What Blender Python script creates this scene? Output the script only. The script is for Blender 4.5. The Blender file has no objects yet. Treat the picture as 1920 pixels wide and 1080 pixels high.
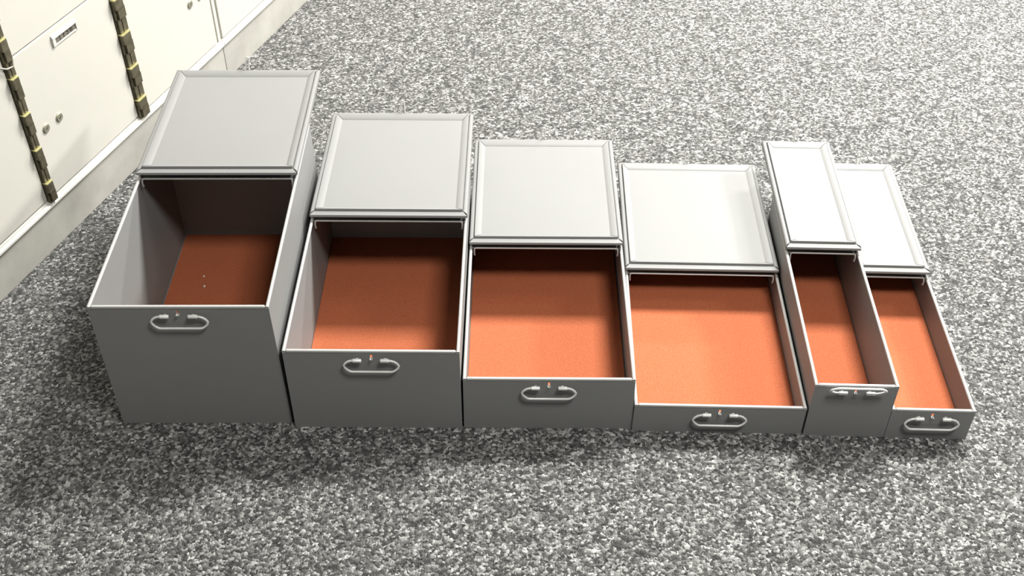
import bpy, math, random
from mathutils import Vector, Matrix

# ------------------------------------------------------------------ camera, light, exposure
scene = bpy.context.scene
COL = scene.collection
FOC = 2159.24
CEIL = 2.40

cam_d = bpy.data.cameras.new('camera')
cam = bpy.data.objects.new('camera', cam_d); COL.objects.link(cam)
cam_d.sensor_width = 36.0
cam_d.lens = FOC / 1920.0 * 36.0
cam_d.clip_start = 0.02
PITCH, YAW, ROLL = 0.840579, 0.004270, 0.003033
cam.matrix_world = (Matrix.Translation((0.078692, -1.203934, 1.367849))
                    @ Matrix.Rotation(YAW, 4, 'Z') @ Matrix.Rotation(PITCH, 4, 'X') @ Matrix.Rotation(ROLL, 4, 'Z'))
scene.camera = cam

w = bpy.data.worlds.new('world'); scene.world = w; w.use_nodes = True
w.node_tree.nodes['Background'].inputs[0].default_value = (0.8, 0.82, 0.85, 1)
w.node_tree.nodes['Background'].inputs[1].default_value = 0.0

scene.view_settings.view_transform = 'Standard'
scene.view_settings.look = 'None'
scene.view_settings.gamma = 1.0
scene.view_settings.use_curve_mapping = False
scene.view_settings.exposure = 0.85

# ceiling troffers of the room, the last two added as fill: centre x, centre y, size x, size y, watts
TROFFERS = [
    (0.93, 1.56, 0.68, 0.58, 108),
    (3.40, 1.60, 0.60, 0.58, 125),
    (2.45, 0.42, 0.60, 0.58, 10),
    (0.70, -0.92, 0.60, 0.45, 28),
    (2.90, 4.25, 1.15, 0.58, 200),  # added fill lamp, lifts the far right carpet and the right lids
    (1.05, 4.25, 1.15, 0.58, 12),  # added weak fill lamp for the carpet and lids at the back
]
for (x, y, sx, sy, pw) in TROFFERS:
    ld = bpy.data.lights.new('troffer_lamp', 'AREA')
    ld.shape = 'RECTANGLE'; ld.size = sx; ld.size_y = sy
    ld.energy = pw; ld.color = (1.0, 0.985, 0.94)
    lo = bpy.data.objects.new('troffer_lamp', ld); COL.objects.link(lo)
    lo.location = (x, y, CEIL - 0.012)

# ------------------------------------------------------------------ materials
def new_mat(name):
    m = bpy.data.materials.new(name); m.use_nodes = True
    nt = m.node_tree
    return m, nt, nt.nodes['Principled BSDF']

def N(nt, t, **kw):
    n = nt.nodes.new(t)
    for k, v in kw.items(): setattr(n, k, v)
    return n

def paint(name, col, rough=0.4, metal=0.0, var=0.03, spec=0.5, bump=0.05, scale=60, nscale=900):
    m, nt, b = new_mat(name)
    tc = N(nt, 'ShaderNodeTexCoord')
    n1 = N(nt, 'ShaderNodeTexNoise'); n1.inputs['Scale'].default_value = scale / 10; n1.inputs['Detail'].default_value = 4
    nt.links.new(tc.outputs['Object'], n1.inputs['Vector'])
    r = N(nt, 'ShaderNodeValToRGB')
    r.color_ramp.elements[0].position = 0.3; r.color_ramp.elements[1].position = 0.7
    r.color_ramp.elements[0].color = tuple(c * (1 - var) for c in col) + (1,)
    r.color_ramp.elements[1].color = tuple(min(1, c * (1 + var)) for c in col) + (1,)
    nt.links.new(n1.outputs['Fac'], r.inputs['Fac'])
    nt.links.new(r.outputs['Color'], b.inputs['Base Color'])
    b.inputs['Roughness'].default_value = rough
    b.inputs['Metallic'].default_value = metal
    b.inputs['Specular IOR Level'].default_value = spec
    if bump:
        n2 = N(nt, 'ShaderNodeTexNoise'); n2.inputs['Scale'].default_value = nscale; n2.inputs['Detail'].default_value = 2
        nt.links.new(tc.outputs['Object'], n2.inputs['Vector'])
        bp = N(nt, 'ShaderNodeBump'); bp.inputs['Strength'].default_value = bump; bp.inputs['Distance'].default_value = 0.0006
        nt.links.new(n2.outputs['Fac'], bp.inputs['Height'])
        nt.links.new(bp.outputs['Normal'], b.inputs['Normal'])
    return m

M_GREY = paint('grey_enamel', (0.222, 0.223, 0.220), rough=0.5, var=0.015, spec=0.28)
M_RIM = paint('rim_enamel', (0.37, 0.37, 0.36), rough=0.35, var=0.02)
M_WIRE = paint('zinc_wire', (0.72, 0.72, 0.70), rough=0.30, metal=0.0, spec=0.9, var=0.03, bump=0)
M_CREAM = paint('cream_enamel', (0.55, 0.535, 0.485), rough=0.38, var=0.015)
M_TRIM = paint('cream_trim_enamel', (0.60, 0.59, 0.54), rough=0.3, var=0.01)
M_BRASS = paint('aged_brass', (0.145, 0.128, 0.085), rough=0.34, metal=0.6, var=0.25, scale=900)
M_LEDGE_GLOW = paint('brass_ledge_glow', (0.50, 0.47, 0.22), rough=0.35, metal=0.4, var=0.1)  # yellow light reflected by the hinge ledges, put into the colour
M_LOCK = paint('polished_brass_lock', (0.5, 0.48, 0.37), rough=0.3, metal=0.8, var=0.05)
M_DARK = paint('dark_gap', (0.012, 0.012, 0.011), rough=0.7, var=0.1)
M_PLATE = paint('number_plate_bronze', (0.17, 0.155, 0.13), rough=0.5, metal=0.2, var=0.3, scale=1500)
M_INK = paint('number_ink', (0.025, 0.022, 0.018), rough=0.6)
M_WALL = paint('wall_paint', (0.10, 0.10, 0.098), rough=0.8, bump=0)
M_CEIL = paint('ceiling_tile', (0.25, 0.25, 0.245), rough=0.9, bump=0)
M_LINT = paint('white_lint', (0.9, 0.9, 0.88), rough=0.9)

def mat_plinth():
    m, nt, b = new_mat('scuffed_plinth')
    tc = N(nt, 'ShaderNodeTexCoord')
    n1 = N(nt, 'ShaderNodeTexNoise'); n1.inputs['Scale'].default_value = 9; n1.inputs['Detail'].default_value = 7; n1.inputs['Roughness'].default_value = 0.62
    nt.links.new(tc.outputs['Object'], n1.inputs['Vector'])
    r = N(nt, 'ShaderNodeValToRGB')
    r.color_ramp.elements[0].position = 0.30; r.color_ramp.elements[0].color = (0.31, 0.297, 0.27, 1)
    r.color_ramp.elements[1].position = 0.66; r.color_ramp.elements[1].color = (0.43, 0.418, 0.38, 1)
    nt.links.new(n1.outputs['Fac'], r.inputs['Fac'])
    nt.links.new(r.outputs['Color'], b.inputs['Base Color'])
    b.inputs['Roughness'].default_value = 0.38
    return m
M_PLINTH = mat_plinth()

def mat_felt():
    m, nt, b = new_mat('orange_felt')
    tc = N(nt, 'ShaderNodeTexCoord')
    n1 = N(nt, 'ShaderNodeTexNoise'); n1.inputs['Scale'].default_value = 520; n1.inputs['Detail'].default_value = 3
    nt.links.new(tc.outputs['Object'], n1.inputs['Vector'])
    r = N(nt, 'ShaderNodeValToRGB')
    r.color_ramp.elements[0].position = 0.3; r.color_ramp.elements[0].color = (0.33, 0.084, 0.036, 1)
    r.color_ramp.elements[1].position = 0.7; r.color_ramp.elements[1].color = (0.47, 0.136, 0.060, 1)
    nt.links.new(n1.outputs['Fac'], r.inputs['Fac'])
    nt.links.new(r.outputs['Color'], b.inputs['Base Color'])
    b.inputs['Roughness'].default_value = 0.95
    b.inputs['Specular IOR Level'].default_value = 0.3
    b.inputs['Sheen Weight'].default_value = 0.15
    b.inputs['Sheen Tint'].default_value = (1.0, 0.55, 0.3, 1)
    bp = N(nt, 'ShaderNodeBump'); bp.inputs['Strength'].default_value = 0.5; bp.inputs['Distance'].default_value = 0.0012
    nt.links.new(n1.outputs['Fac'], bp.inputs['Height'])
    nt.links.new(bp.outputs['Normal'], b.inputs['Normal'])
    return m
M_FELT = mat_felt()

def mat_carpet():
    m, nt, b = new_mat('speckled_grey_loop_carpet')
    tc = N(nt, 'ShaderNodeTexCoord')
    # wobble the coordinates a little so that the tufts are not perfect cells
    nw = N(nt, 'ShaderNodeTexNoise'); nw.inputs['Scale'].default_value = 160; nw.inputs['Detail'].default_value = 1
    nt.links.new(tc.outputs['Object'], nw.inputs['Vector'])
    mx = N(nt, 'ShaderNodeVectorMath', operation='SCALE'); mx.inputs['Scale'].default_value = 0.006
    nt.links.new(nw.outputs['Color'], mx.inputs[0])
    ad = N(nt, 'ShaderNodeVectorMath', operation='ADD')
    nt.links.new(tc.outputs['Object'], ad.inputs[0]); nt.links.new(mx.outputs[0], ad.inputs[1])
    v = N(nt, 'ShaderNodeTexVoronoi'); v.inputs['Scale'].default_value = 245
    v.inputs['Randomness'].default_value = 0.9
    nt.links.new(ad.outputs[0], v.inputs['Vector'])
    sep = N(nt, 'ShaderNodeSeparateColor'); nt.links.new(v.outputs['Color'], sep.inputs[0])
    r = N(nt, 'ShaderNodeValToRGB')
    cr = r.color_ramp
    cr.elements[0].position = 0.0; cr.elements[0].color = (0.014, 0.014, 0.0135, 1)
    cr.elements[1].position = 1.0; cr.elements[1].color = (0.39, 0.39, 0.38, 1)
    e = cr.elements.new(0.35); e.color = (0.050, 0.050, 0.048, 1)
    e = cr.elements.new(0.65); e.color = (0.122, 0.122, 0.118, 1)
    e = cr.elements.new(0.88); e.color = (0.24, 0.24, 0.232, 1)
    # two scales of speckle: single tufts and loose clusters
    n2 = N(nt, 'ShaderNodeTexNoise'); n2.inputs['Scale'].default_value = 45; n2.inputs['Detail'].default_value = 3
    nt.links.new(tc.outputs['Object'], n2.inputs['Vector'])
    ma = N(nt, 'ShaderNodeMath', operation='MULTIPLY_ADD'); ma.inputs[1].default_value = 0.55; ma.inputs[2].default_value = -0.275
    nt.links.new(n2.outputs['Fac'], ma.inputs[0])
    sm = N(nt, 'ShaderNodeMath', operation='ADD'); sm.use_clamp = True
    nt.links.new(sep.outputs[0], sm.inputs[0]); nt.links.new(ma.outputs[0], sm.inputs[1])
    nt.links.new(sm.outputs[0], r.inputs['Fac'])
    nt.links.new(r.outputs['Color'], b.inputs['Base Color'])
    b.inputs['Roughness'].default_value = 0.8
    b.inputs['Specular IOR Level'].default_value = 0.4
    b.inputs['Sheen Weight'].default_value = 0.1
    bp = N(nt, 'ShaderNodeBump'); bp.invert = True; bp.inputs['Strength'].default_value = 0.9; bp.inputs['Distance'].default_value = 0.0025
    nt.links.new(v.outputs['Distance'], bp.inputs['Height'])
    nt.links.new(bp.outputs['Normal'], b.inputs['Normal'])
    return m
M_CARPET = mat_carpet()

# ------------------------------------------------------------------ mesh helpers
class MB:
    def __init__(self): self.v = []; self.f = []; self.mi = []; self.cur = 0
    def add(self, vs, fs):
        o = len(self.v); self.v += [tuple(p) for p in vs]
        for f in fs: self.f.append(tuple(i + o for i in f)); self.mi.append(self.cur)
    def box(self, x0, x1, y0, y1, z0, z1):
        vs = [(x0,y0,z0),(x1,y0,z0),(x1,y1,z0),(x0,y1,z0),(x0,y0,z1),(x1,y0,z1),(x1,y1,z1),(x0,y1,z1)]
        self.add(vs, [(0,3,2,1),(4,5,6,7),(0,1,5,4),(1,2,6,5),(2,3,7,6),(3,0,4,7)])
    def hexa(self, vs):
        self.add(vs, [(0,3,2,1),(4,5,6,7),(0,1,5,4),(1,2,6,5),(2,3,7,6),(3,0,4,7)])
    def tube(self, pts, r, n=10, caps=True):
        pts = [Vector(p) for p in pts]; rings = []
        prev = None
        for i, p in enumerate(pts):
            if i == 0: t = pts[1] - p
            elif i == len(pts) - 1: t = p - pts[i-1]
            else: t = (pts[i+1] - p).normalized() + (p - pts[i-1]).normalized()
            t.normalize()
            if prev is None:
                a = Vector((0,0,1)) if abs(t.z) < 0.9 else Vector((1,0,0))
                u = t.cross(a).normalized()
            else:
                u = (prev - t * prev.dot(t)).normalized()
            prev = u; v = t.cross(u)
            rr = r[i] if isinstance(r, (list, tuple)) else r
            rings.append([p + u * rr * math.cos(2*math.pi*k/n) + v * rr * math.sin(2*math.pi*k/n) for k in range(n)])
        vs = [q for ring in rings for q in ring]; fs = []
        for i in range(len(pts) - 1):
            for k in range(n):
                a = i*n + k; b2 = i*n + (k+1) % n
                fs.append((a, b2, b2 + n, a + n))
        if caps:
            fs.append(tuple(range(n-1, -1, -1))); fs.append(tuple(range((len(pts)-1)*n, len(pts)*n)))
        self.add(vs, fs)
    def pipe(self, p0, p1, ro, ri, n=14):      # hollow, open at both ends
        p0 = Vector(p0); p1 = Vector(p1); t = (p1 - p0).normalized()
        a = Vector((0,0,1)) if abs(t.z) < 0.9 else Vector((1,0,0))
        u = t.cross(a).normalized(); v = t.cross(u); vs = []
        for (p, r) in ((p0, ro), (p1, ro), (p1, ri), (p0, ri)):
            vs += [p + (u*math.cos(2*math.pi*k/n) + v*math.sin(2*math.pi*k/n))*r for k in range(n)]
        fs = []
        for j in range(4):
            for k in range(n):
                k2 = (k+1) % n; j2 = (j+1) % 4
                fs.append((j*n+k, j*n+k2, j2*n+k2, j2*n+k))
        self.add(vs, fs)
    def sweep(self, prof, path):               # closed profile, list of frames (origin, outvec, upvec) 
        n = len(prof); vs = []
        for (o, out, up) in path:
            for (a, b2) in prof: vs.append(Vector(o) + Vector(out)*a + Vector(up)*b2)
        fs = []
        for i in range(len(path) - 1):
            for k in range(n):
                k2 = (k+1) % n
                fs.append((i*n+k, i*n+k2, (i+1)*n+k2, (i+1)*n+k))
        fs.append(tuple(range(n-1, -1, -1))); fs.append(tuple(range((len(path)-1)*n, len(path)*n)))
        self.add(vs, fs)
    def disc(self, c, axis, r, h, n=24):
        c = Vector(c); axis = Vector(axis)
        self.tube([c, c + axis*h*0.6, c + axis*h], [r, r, r*0.86], n)
    def build(self, name, mats, parent=None, smooth=False, bevel=0.0, loc=(0,0,0), rot=None, seg=2):
        me = bpy.data.meshes.new(name); me.from_pydata(self.v, [], self.f)
        if not isinstance(mats, (list, tuple)): mats = [mats]
        for m in mats: me.materials.append(m)
        me.polygons.foreach_set('material_index', self.mi)
        import bmesh
        bm = bmesh.new(); bm.from_mesh(me); bmesh.ops.recalc_face_normals(bm, faces=bm.faces); bm.to_mesh(me); bm.free()
        if smooth:
            me.polygons.foreach_set('use_smooth', [True]*len(me.polygons))
            me.set_sharp_from_angle(angle=math.radians(40))
        me.update()
        o = bpy.data.objects.new(name, me); COL.objects.link(o)
        if parent: o.parent = parent
        o.location = loc
        if rot: o.rotation_euler = rot
        if bevel:
            bv = o.modifiers.new('bevel', 'BEVEL'); bv.width = bevel; bv.segments = seg; bv.limit_method = 'ANGLE'
        return o

def thing(name, label, cat, loc, rz=0, group=None):
    o = bpy.data.objects.new(name, None); COL.objects.link(o)
    o.empty_display_size = 0.05
    o.location = loc; o.rotation_euler = (0, 0, rz); o['label'] = label; o['category'] = cat
    if group: o['group'] = group
    return o

def structure(o): o['kind'] = 'structure'; return o

# ------------------------------------------------------------------ room
# the row of lockers stands along an oblique line: origin WA, direction WD
WA = Vector((-0.825, 0.278, 0)); WD = Vector((0.33000855, 0.94397794, 0)); WANG = math.atan2(WD.y, WD.x)
XR, YB, YF = 5.6, 6.4, -3.4
def wl(s, n=0.0):
    return WA + WD*s - Vector((-WD.y, WD.x, 0))*(-n)
off = Vector((-WD.y, WD.x, 0)) * 0.60          # real room wall stands behind the lockers
def on_line(y):
    t = (y - (WA + off).y) / WD.y; return (WA + off + WD*t).x
xl0, xl1 = on_line(YF), on_line(YB)
def slab(name, poly, z0, z1, m):
    b = MB(); n = len(poly)
    b.add([(x, y, z0) for x, y in poly] + [(x, y, z1) for x, y in poly],
          [tuple(range(n-1, -1, -1)), tuple(range(n, 2*n))] + [(i, (i+1) % n, (i+1) % n + n, i + n) for i in range(n)])
    return structure(b.build(name, m))
poly = [(xl0, YF), (XR, YF), (XR, YB), (xl1, YB)]
slab('floor', poly, -0.05, 0.0, M_CARPET)
slab('ceiling', poly, CEIL, CEIL + 0.05, M_CEIL)
def wall(name, a, b_):
    a = Vector((a[0], a[1], 0)); b_ = Vector((b_[0], b_[1], 0)); d = (b_ - a).normalized(); nn = Vector((d.y, -d.x, 0))*0.08
    slab(name, [(a.x, a.y), (b_.x, b_.y), (b_.x + nn.x, b_.y + nn.y), (a.x + nn.x, a.y + nn.y)], 0, CEIL, M_WALL)
wall('wall_front', poly[0], poly[1]); wall('wall_right', poly[1], poly[2])
wall('wall_back', poly[2], poly[3]); wall('wall_left', poly[3], poly[0])

# troffer housings around the lamps
for i, (x, y, sx, sy, pw) in enumerate(TROFFERS):
    b = MB(); e = 0.03
    for (x0, x1, y0, y1) in ((-sx/2-e, sx/2+e, -sy/2-e, -sy/2), (-sx/2-e, sx/2+e, sy/2, sy/2+e), (-sx/2-e, -sx/2, -sy/2, sy/2), (sx/2, sx/2+e, -sy/2, sy/2)):
        b.box(x0, x1, y0, y1, -0.02, 0.0)
    o = b.build('ceiling_light', M_CEIL, loc=(x, y, CEIL))
    o['label'] = ['square troffer frame in the ceiling just beyond the row of boxes', 'troffer frame in the ceiling farthest right, level with the far side of the boxes',
                  'square troffer frame in the ceiling to the right of the boxes', 'small troffer frame in the ceiling above the near side of the room',
                  'long frame of an added fill light at the far right of the ceiling', 'long frame of an added fill light at the far end of the ceiling near the lockers'][i]
    o['category'] = 'ceiling light'; o['group'] = 'troffers in the ceiling'

# ------------------------------------------------------------------ lockers (local x along the front, local -y into the room)
def locker(s0, s1, label, doors, hinges, zsplit, H=1.5):
    t = thing('deposit_locker', label, 'locker', tuple(WA + WD*s0), WANG)
    L = s1 - s0
    b = MB(); b.box(0.001, L - 0.001, 0.0125, 0.55, 0.095, H); b.build('carcass', M_DARK, t)
    b = MB(); b.box(0, L, 0.0, 0.54, 0.0, 0.0805); b.build('plinth', M_PLINTH, t, bevel=0.0008)
    # rounded ledge between plinth and doors
    b = MB()
    prof = [(0.003, 0.0815), (-0.0045, 0.0815), (-0.0062, 0.084), (-0.0058, 0.0875), (-0.003, 0.0895), (-0.0015, 0.0915), (-0.0012, 0.094), (0.003, 0.0965), (0.02, 0.0965), (0.02, 0.0815)]
    b.sweep(prof, [((0, 0, 0), (0, 1, 0), (0, 0, 1)), ((L, 0, 0), (0, 1, 0), (0, 0, 1))])
    b.build('base_trim', M_TRIM, t, smooth=True)
    # thin stile strips beside the door column
    for (a, c) in hinges['stiles']:
        b = MB(); b.box(a - s0, c - s0, -0.001, 0.02, 0.098, H); b.build('stile', M_CREAM, t, bevel=0.001)
    for (a, c, z0, z1, extra) in doors:
        b = MB(); b.box(a - s0, c - s0, -0.002, 0.014, z0, z1)
        d = b.build('door', M_CREAM, t, bevel=0.0022, seg=3)
        for (sx, sz, rot) in extra.get('locks', []):
            b = MB(); b.disc((sx - s0, -0.002, sz), (0, -1, 0), 0.0084, 0.0028, 28)
            b.cur = 1
            c1, s1_ = math.cos(rot), math.sin(rot)
            def q(u, v, y): return (sx - s0 + u*c1 - v*s1_, y, sz + u*s1_ + v*c1)
            b.hexa([q(-0.0035, -0.0007, -0.0051), q(0.0035, -0.0007, -0.0051), q(0.0035, 0.0007, -0.0051), q(-0.0035, 0.0007, -0.0051),
                    q(-0.0035, -0.0007, -0.0044), q(0.0035, -0.0007, -0.0044), q(0.0035, 0.0007, -0.0044), q(-0.0035, 0.0007, -0.0044)])
            lk = b.build('lock', [M_LOCK, M_INK], d, smooth=True); lk['label'] = 'round brass lock face with a slot'
        if 'plate' in extra:
            x0, x1, zz0, zz1 = extra['plate']; x0 -= s0; x1 -= s0
            b = MB()
            # hooded holder: sloping top, side cheeks, lower lip
            dp = -0.0065
            b.hexa([(x0, -0.002, zz1-0.0025), (x1, -0.002, zz1-0.0025), (x1, -0.002, zz1+0.0015), (x0, -0.002, zz1+0.0015),
                    (x0, dp, zz1-0.0062), (x1, dp, zz1-0.0062), (x1, dp, zz1-0.0042), (x0, dp, zz1-0.0042)])
            b.box(x0, x0+0.0075, dp+0.001, -0.002, zz0, zz1-0.004)
            b.box(x1-0.002, x1, dp+0.001, -0.002, zz0, zz1-0.004)
            b.box(x0, x1, dp+0.002, -0.002, zz0, zz0+0.0028)
            b.build('number_holder', M_TRIM, d, bevel=0.0005)
            b = MB(); b.box(x0+0.0075, x1-0.002, -0.0035, -0.002, zz0+0.0028, zz1-0.004)
            o = b.build('number_plate', M_PLATE, d); o['label'] = 'dark bronze number strip'
            fc = bpy.data.curves.new('number', 'FONT'); fc.body = '1156'; fc.size = 0.0155; fc.extrude = 0.0002
            fc.align_x = 'CENTER'; fc.space_character = 1.35
            fo = bpy.data.objects.new('number', fc); COL.objects.link(fo)
            dg = bpy.context.evaluated_depsgraph_get()
            me = bpy.data.meshes.new_from_object(fo.evaluated_get(dg)); bpy.data.objects.remove(fo)
            me.materials.clear(); me.materials.append(M_INK)
            no = bpy.data.objects.new('number', me); COL.objects.link(no); no.parent = d
            no.rotation_euler = (math.pi/2, 0, 0); no.location = ((x0+x1)/2+0.003, -0.0037, zz0+0.0042)
        if 'pull' in extra:
            px, pz = extra['pull']; px -= s0
            b = MB(); b.tube([(px-0.03, -0.004, pz+0.012), (px-0.012, -0.009, pz), (px, -0.012, pz-0.001), (px+0.005, -0.010, pz+0.008), (px+0.004, -0.004, pz+0.018)], 0.0017, 10)
            b.build('wire_pull', M_LOCK, d, smooth=True)
    for (hx0, hx1, ph) in hinges['brass']:
        hx0 -= s0; hx1 -= s0; P = 0.0715; W_ = hx1 - hx0
        b = MB()
        b.box(hx0, hx1, -0.0035, 0.006, 0.094, H)                  # leaf behind the knuckles
        z = ph - 3*P
        while z < H:
            lo = max(z, 0.094)
            hi = min(z + P, H)
            if hi > 0.094:
                # top block of the period (wide), middle block (shifted right), lower slot with the glow-coloured ledge below
                za = z + P - 0.0015; zb = z + P*0.70; zc = z + P*0.40
                def bx(a, c, y, u, v):
                    u = max(u, 0.094); v = min(v, H)
                    if v > u + 1e-4: b.box(hx0 + W_*a, hx0 + W_*c, y, 0.0, u, v)
                bx(0.00, 0.86, -0.0125, zb, za)
                bx(0.22, 1.00, -0.0105, zc, zb)
                bx(0.00, 0.20, -0.0060, zc, zb)
                bx(0.10, 0.42, -0.0075, z, zc)
                bx(0.52, 1.00, -0.0075, z, zc)
                b.cur = 1; bx(-0.04, 0.88, -0.0128, z - 0.0022, z - 0.0006); b.cur = 0  # thin plate coloured like light caught on the ledge
            z += P
        o = b.build('brass_hinge', [M_BRASS, M_LEDGE_GLOW], t, bevel=0.0007); o['label'] = 'aged brass knuckle hinge'
    return t

R_ = 1.5
locker(-1.30, 0.7865, 'cream metal locker bank with brass hinges along the left, nearest the large box',
       doors=[
           (-1.29, -0.9, 0.0985, 0.378, {}), (-1.29, -0.9, 0.381, R_, {}),
           (-0.895, -0.28, 0.0985, 0.378, {}), (-0.895, -0.28, 0.381, R_, {}),
           (-0.11, 0.1745, 0.0985, 0.440, {'pull': (0.186, 0.372)}), (-0.11, 0.1745, 0.443, R_, {}),
           (0.1935, 0.4645, 0.0985, 0.3780, {'locks': [(0.223, 0.224, 0.5), (0.2605, 0.224, 0.5)], 'plate': (0.2955, 0.3630, 0.3455, 0.3660)}),
           (0.1935, 0.4645, 0.3798, R_, {}),
           (0.4945, 0.7692, 0.0985, 0.45, {'locks': [(0.6990, 0.226, 0.8), (0.7365, 0.226, 0.8)]}), (0.4945, 0.7692, 0.453, R_, {}),
       ],
       hinges={'brass': [(0.1755, 0.1925, 0.1375), (0.4655, 0.4925, 0.1370), (-0.14, -0.115, 0.137)], 'stiles': [(0.7745, 0.7850)]}, zsplit=0.379)
locker(0.7885, 2.9, 'cream metal locker bank continuing behind the dark joint line, away from the camera',
       doors=[(0.7900, 1.30, 0.0985, 0.70, {}), (0.7900, 1.30, 0.703, R_, {}), (1.305, 2.1, 0.0985, R_, {}), (2.105, 2.89, 0.0985, R_, {})],
       hinges={'brass': [], 'stiles': []}, zsplit=0.5)

# ------------------------------------------------------------------ the six boxes
LF, LR, LL, KO, TW = 0.30977, 0.15604, 0.31210, 0.0006, 0.0013
def deposit_box(x, y, th, w_, h, tilt, label, up=False, flare=(0, 0), loop_lean=0.0, slot_dx=0.0):
    t = thing('deposit_box', label, 'metal box', (x, y, 0), th, 'open grey metal deposit boxes')
    LT_ = LF + LR
    fl, fr = flare
    # ---- body: tin shell with a slot in the front
    b = MB()
    c = w_/2 + slot_dx; sw = 0.0016; sz0, sz1 = h - 0.0150, h - 0.0085
    def X(xx, z):   # sides may bow a little outward to the bottom
        k = 1 - z/h; f = xx/w_
        return xx + k*(fl*(1-f) + fr*f)
    def pan(x0, x1, y0, y1, z0, z1):
        vs = [(X(a, z), yy, z) for z in (z0, z1) for (a, yy) in ((x0, y0), (x1, y0), (x1, y1), (x0, y1))]
        b.hexa(vs)
    pan(0, c - sw, 0, TW, 0, h - 0.001); pan(c + sw, w_, 0, TW, 0, h - 0.001)
    pan(c - sw, c + sw, 0, TW, 0, sz0); pan(c - sw, c + sw, 0, TW, sz1, h - 0.001)
    pan(0, TW, TW, LT_, 0, h - 0.001); pan(w_ - TW, w_, TW, LT_, 0, h - 0.001)
    pan(TW, w_ - TW, LT_ - TW, LT_, 0, h - 0.001)
    pan(TW, w_ - TW, TW, LT_ - TW, 0.0006, 0.0020)
    b.build('body', M_GREY, t)
    # ---- fixed rear cover
    b = MB(); b.box(0.004, w_ - 0.004, LF + 0.001, LT_ - 0.001, h - 0.0052, h - 0.0038)
    b.build('rear_cover', M_GREY, t)
    # ---- rolled side rims, open at the front end
    ro = 0.0026
    for xx in (ro - 0.0004, w_ - ro + 0.0004):
        b = MB(); b.pipe((xx, -0.0006, h - ro), (xx, LT_, h - ro), ro, ro*0.62)
        b.build('side_rim', M_RIM, t, smooth=True)
    b = MB(); b.box(0.0056, w_ - 0.0056, -0.0008, 0.0042, h - 0.0050, h - 0.0002)
    b.build('front_rim', M_RIM, t, bevel=0.0015, seg=3)
    # ---- felt
    b = MB(); b.box(0.0020, w_ - 0.0020, 0.0020, LT_ - 0.0020, 0.0021, 0.0042)
    fo = b.build('felt_liner', M_FELT, t); fo['label'] = 'orange felt liner'
    # ---- hinge rod with turned down ends
    b = MB(); zr = h - 0.0010
    b.tube([(0.0088, LF - 0.0060, zr - 0.0125), (0.0082, LF - 0.0075, zr - 0.0115), (0.0078, LF - 0.0070, zr - 0.004), (0.0084, LF - 0.0045, zr), (0.0115, LF - 0.0036, zr + 0.0004),
            (w_ - 0.0115, LF - 0.0036, zr + 0.0004), (w_ - 0.0084, LF - 0.0045, zr), (w_ - 0.0078, LF - 0.0070, zr - 0.004), (w_ - 0.0082, LF - 0.0075, zr - 0.0115), (w_ - 0.0088, LF - 0.0060, zr - 0.0125)], 0.0014, 8)
    b.build('hinge_rod', M_RIM, t, smooth=True)
    # ---- lid folded back over the rear, inner side up; local origin at hinge line
    R3 = Matrix.Rotation(tilt, 4, 'X')
    T3 = Matrix.Translation((0, LF, h + 0.0015 + 0.0025)) @ R3
    b = MB()
    x0, x1 = -KO, w_ + KO; y1 = LL + 0.0015
    B = 0.0200       # border width
    b.box(x0 + B - 0.003, x1 - B + 0.003, B - 0.003, y1 - B + 0.003, 0.0030, 0.0055)
    b.box(x0 + 0.001, x1 - 0.001, 0.0080, y1 - 0.001, 0.0, 0.0012)              # outer skin below
    lid = b.build('lid', M_GREY, t); lid.matrix_local = T3
    # border bars: first number is measured inward from the outer edge:
    # rolled bead, a step up, then a slope down to the panel
    prof = [(0.0, 0.0), (0.0, 0.0062), (0.0004, 0.0077), (0.0014, 0.0086), (0.0028, 0.0090), (0.0055, 0.0090), (0.0068, 0.0084), (0.0074, 0.0072), (0.0078, 0.0060),
            (0.0083, 0.0060), (0.0084, 0.0112), (0.0088, 0.0119), (0.0095, 0.0120), (B, 0.0058), (B, 0.0030), (0.006, 0.0)]
    g = 0.0006
    near = [(0.0, 0.0034), (0.0003, 0.0060), (0.0012, 0.0072), (0.0096, 0.0079), (0.0112, 0.0078), (0.0118, 0.0076), (0.0120, 0.0112), (0.0124, 0.0119), (0.0131, 0.0120), (B + 0.004, 0.0058), (B + 0.004, 0.0030), (0.012, 0.0030), (0.003, 0.0026)]
    def bar(p, q, inx, iny, m0, m1, prof=prof, sh=0.0):
        # p,q end points of the outer edge; (inx,iny) inward; m0/m1: mitre signs along the bar
        b = MB(); p = Vector(p); q = Vector(q); d = (q - p).normalized(); n = len(prof); vs = []
        for (o, m) in ((p, m0), (q, m1)):
            for (a, zz) in prof:
                vs.append(o + Vector((inx, iny, 0))*a + d*(m*max(0.0, a - sh)) + Vector((0, 0, zz)))
        fs = [(k, (k+1) % n, (k+1) % n + n, k + n) for k in range(n)] + [tuple(range(n-1, -1, -1)), tuple(range(n, 2*n))]
        b.add(vs, fs); o = b.build('lid_border', M_GREY, t, smooth=True); o.parent = lid; return o
    bar((x0, g, 0), (x0, y1 - g, 0), 1, 0, 1, -1)
    bar((x1, g, 0), (x1, y1 - g, 0), -1, 0, 1, -1)
    bar((x0 + g, -0.004, 0), (x1 - g, -0.004, 0), 0, 1, 1, -1, near, 0.004)
    bar((x0 + g, y1, 0), (x1 - g, y1, 0), 0, -1, 1, -1)
    # little wire loop on the far edge
    b = MB(); xc = w_/2 + slot_dx; rr = 0.0030; zt = 0.0330
    pts = [(xc - rr - 0.0018, y1 - 0.001, 0.0095), (xc - rr, y1 + 0.0006, 0.0105), (xc - rr, y1 + 0.0008, zt - rr)]
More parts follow.
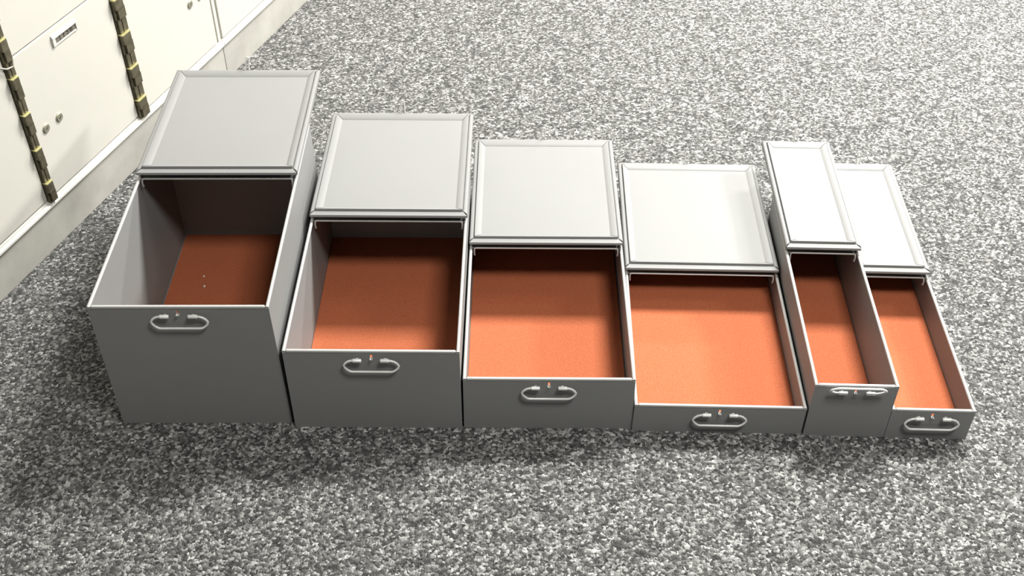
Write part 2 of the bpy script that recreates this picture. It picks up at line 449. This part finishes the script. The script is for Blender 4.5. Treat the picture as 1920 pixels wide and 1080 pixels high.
    for k in range(1, 8):
        a = math.pi - k*math.pi/8; pts.append((xc + rr*math.cos(a), y1 + 0.0008, zt - rr + rr*math.sin(a)*1.5))
    pts += [(xc + rr, y1 + 0.0008, zt - rr), (xc + rr, y1 + 0.0006, 0.0105), (xc + rr + 0.0018, y1 - 0.001, 0.0095)]
    pts = [(p[0] + loop_lean*(p[2] - 0.011), p[1], p[2]) for p in pts]
    b.tube(pts, 0.0012, 8); o = b.build('lid_loop', M_WIRE, lid, smooth=True)
    # ---- handle on the front
    za = h - (0.0110 if up else 0.0145); ya = -0.0062
    b = MB(); half = []
    arc = [(0.026, 0.0), (0.030, 0.0004), (0.0345, 0.0020), (0.0385, 0.0055), (0.0408, 0.0095), (0.0400, 0.0135), (0.0365, 0.0180), (0.0325, 0.0212), (0.0295, 0.0222)]
    phi = math.radians(-180 + 26) if up else math.radians(-3)
    def H(u, v):     # v = distance from the ferrule axis, swung by phi
        return (w_/2 + u, ya - 0.0 - math.sin(-phi)*v if not up else ya - abs(math.sin(phi))*v, za - math.cos(phi)*v)
    path = [H(-u, v) for (u, v) in arc] + [H(u, v) for (u, v) in reversed(arc)]
    b.tube(path, 0.00175, 10)
    ho = b.build('handle', M_WIRE, t, smooth=True)
    for sgn in (-1, 1):
        b = MB(); b.tube([(w_/2 + sgn*0.0140, ya, za), (w_/2 + sgn*0.0145, ya, za), (w_/2 + sgn*0.0265, ya, za), (w_/2 + sgn*0.0275, ya, za)], [0.0026, 0.0030, 0.0030, 0.0020], 14)
        b.box(w_/2 + sgn*0.0205 - 0.002, w_/2 + sgn*0.0205 + 0.002, ya + 0.001, 0.0001, za - 0.0024, za - 0.0008)
        b.build('ferrule', M_WIRE, ho, smooth=True)
    # ---- small staple under the slot
    b = MB(); zs = sz0 - 0.001
    b.tube([(c - 0.0016, 0.0005, zs), (c - 0.0015, -0.0040, zs + 0.0008), (c - 0.0008, -0.0062, zs + 0.0036), (c + 0.0008, -0.0062, zs + 0.0036), (c + 0.0015, -0.0040, zs + 0.0008), (c + 0.0016, 0.0005, zs)], 0.00065, 8)
    b.build('staple', M_WIRE, t, smooth=True)
    return t

deposit_box(-0.53463, 0.0, 0.01028, 0.25990, 0.24977, -0.0025, 'deepest and tallest open grey metal box, leftmost beside the cream lockers', flare=(-0.0018, 0.0036), loop_lean=0.15, slot_dx=-0.002)
deposit_box(-0.26510, -0.0054, -0.0014, 0.26160, 0.16928, -0.0225, 'second tallest open grey metal box, right beside the tallest one')
deposit_box(0.0, -0.0048, 0.0001, 0.26000, 0.11160, -0.0245, 'medium height square open grey box in the middle of the row', flare=(-0.0008, 0.0020))
deposit_box(0.26220, -0.0088, -0.0197, 0.26260, 0.06040, -0.0190, 'wide shallow open grey box with the brightest orange floor', flare=(-0.0008, 0.0))
deposit_box(0.52740, -0.0159, -0.0255, 0.12480, 0.11470, -0.0081, 'narrow tall open grey box with its handle flipped up', up=True)
deposit_box(0.65290, -0.0192, -0.0260, 0.12600, 0.06520, -0.0036, 'narrow shallow open grey box at the right end of the row')

# ------------------------------------------------------------------ two bits of white lint in the tallest box
for i, (x, y, r) in enumerate(((-0.4814, 0.3435, 0.0012), (-0.4748, 0.3163, 0.0018))):
    b = MB(); b.tube([(0, 0, 0.0), (0.0014, 0.0016, r), (0.0030, 0.0022, r*0.8)], [r*0.5, r, r*0.4], 8)
    o = b.build('lint_fleck', M_LINT, smooth=True, loc=(x, y, 0.0045))
    o['label'] = ['small white lint speck on the felt of the tallest box, the farther of two', 'white lint speck on the felt of the tallest box, nearer the front'][i]
    o['category'] = 'lint'; o['group'] = 'lint specks on the felt'
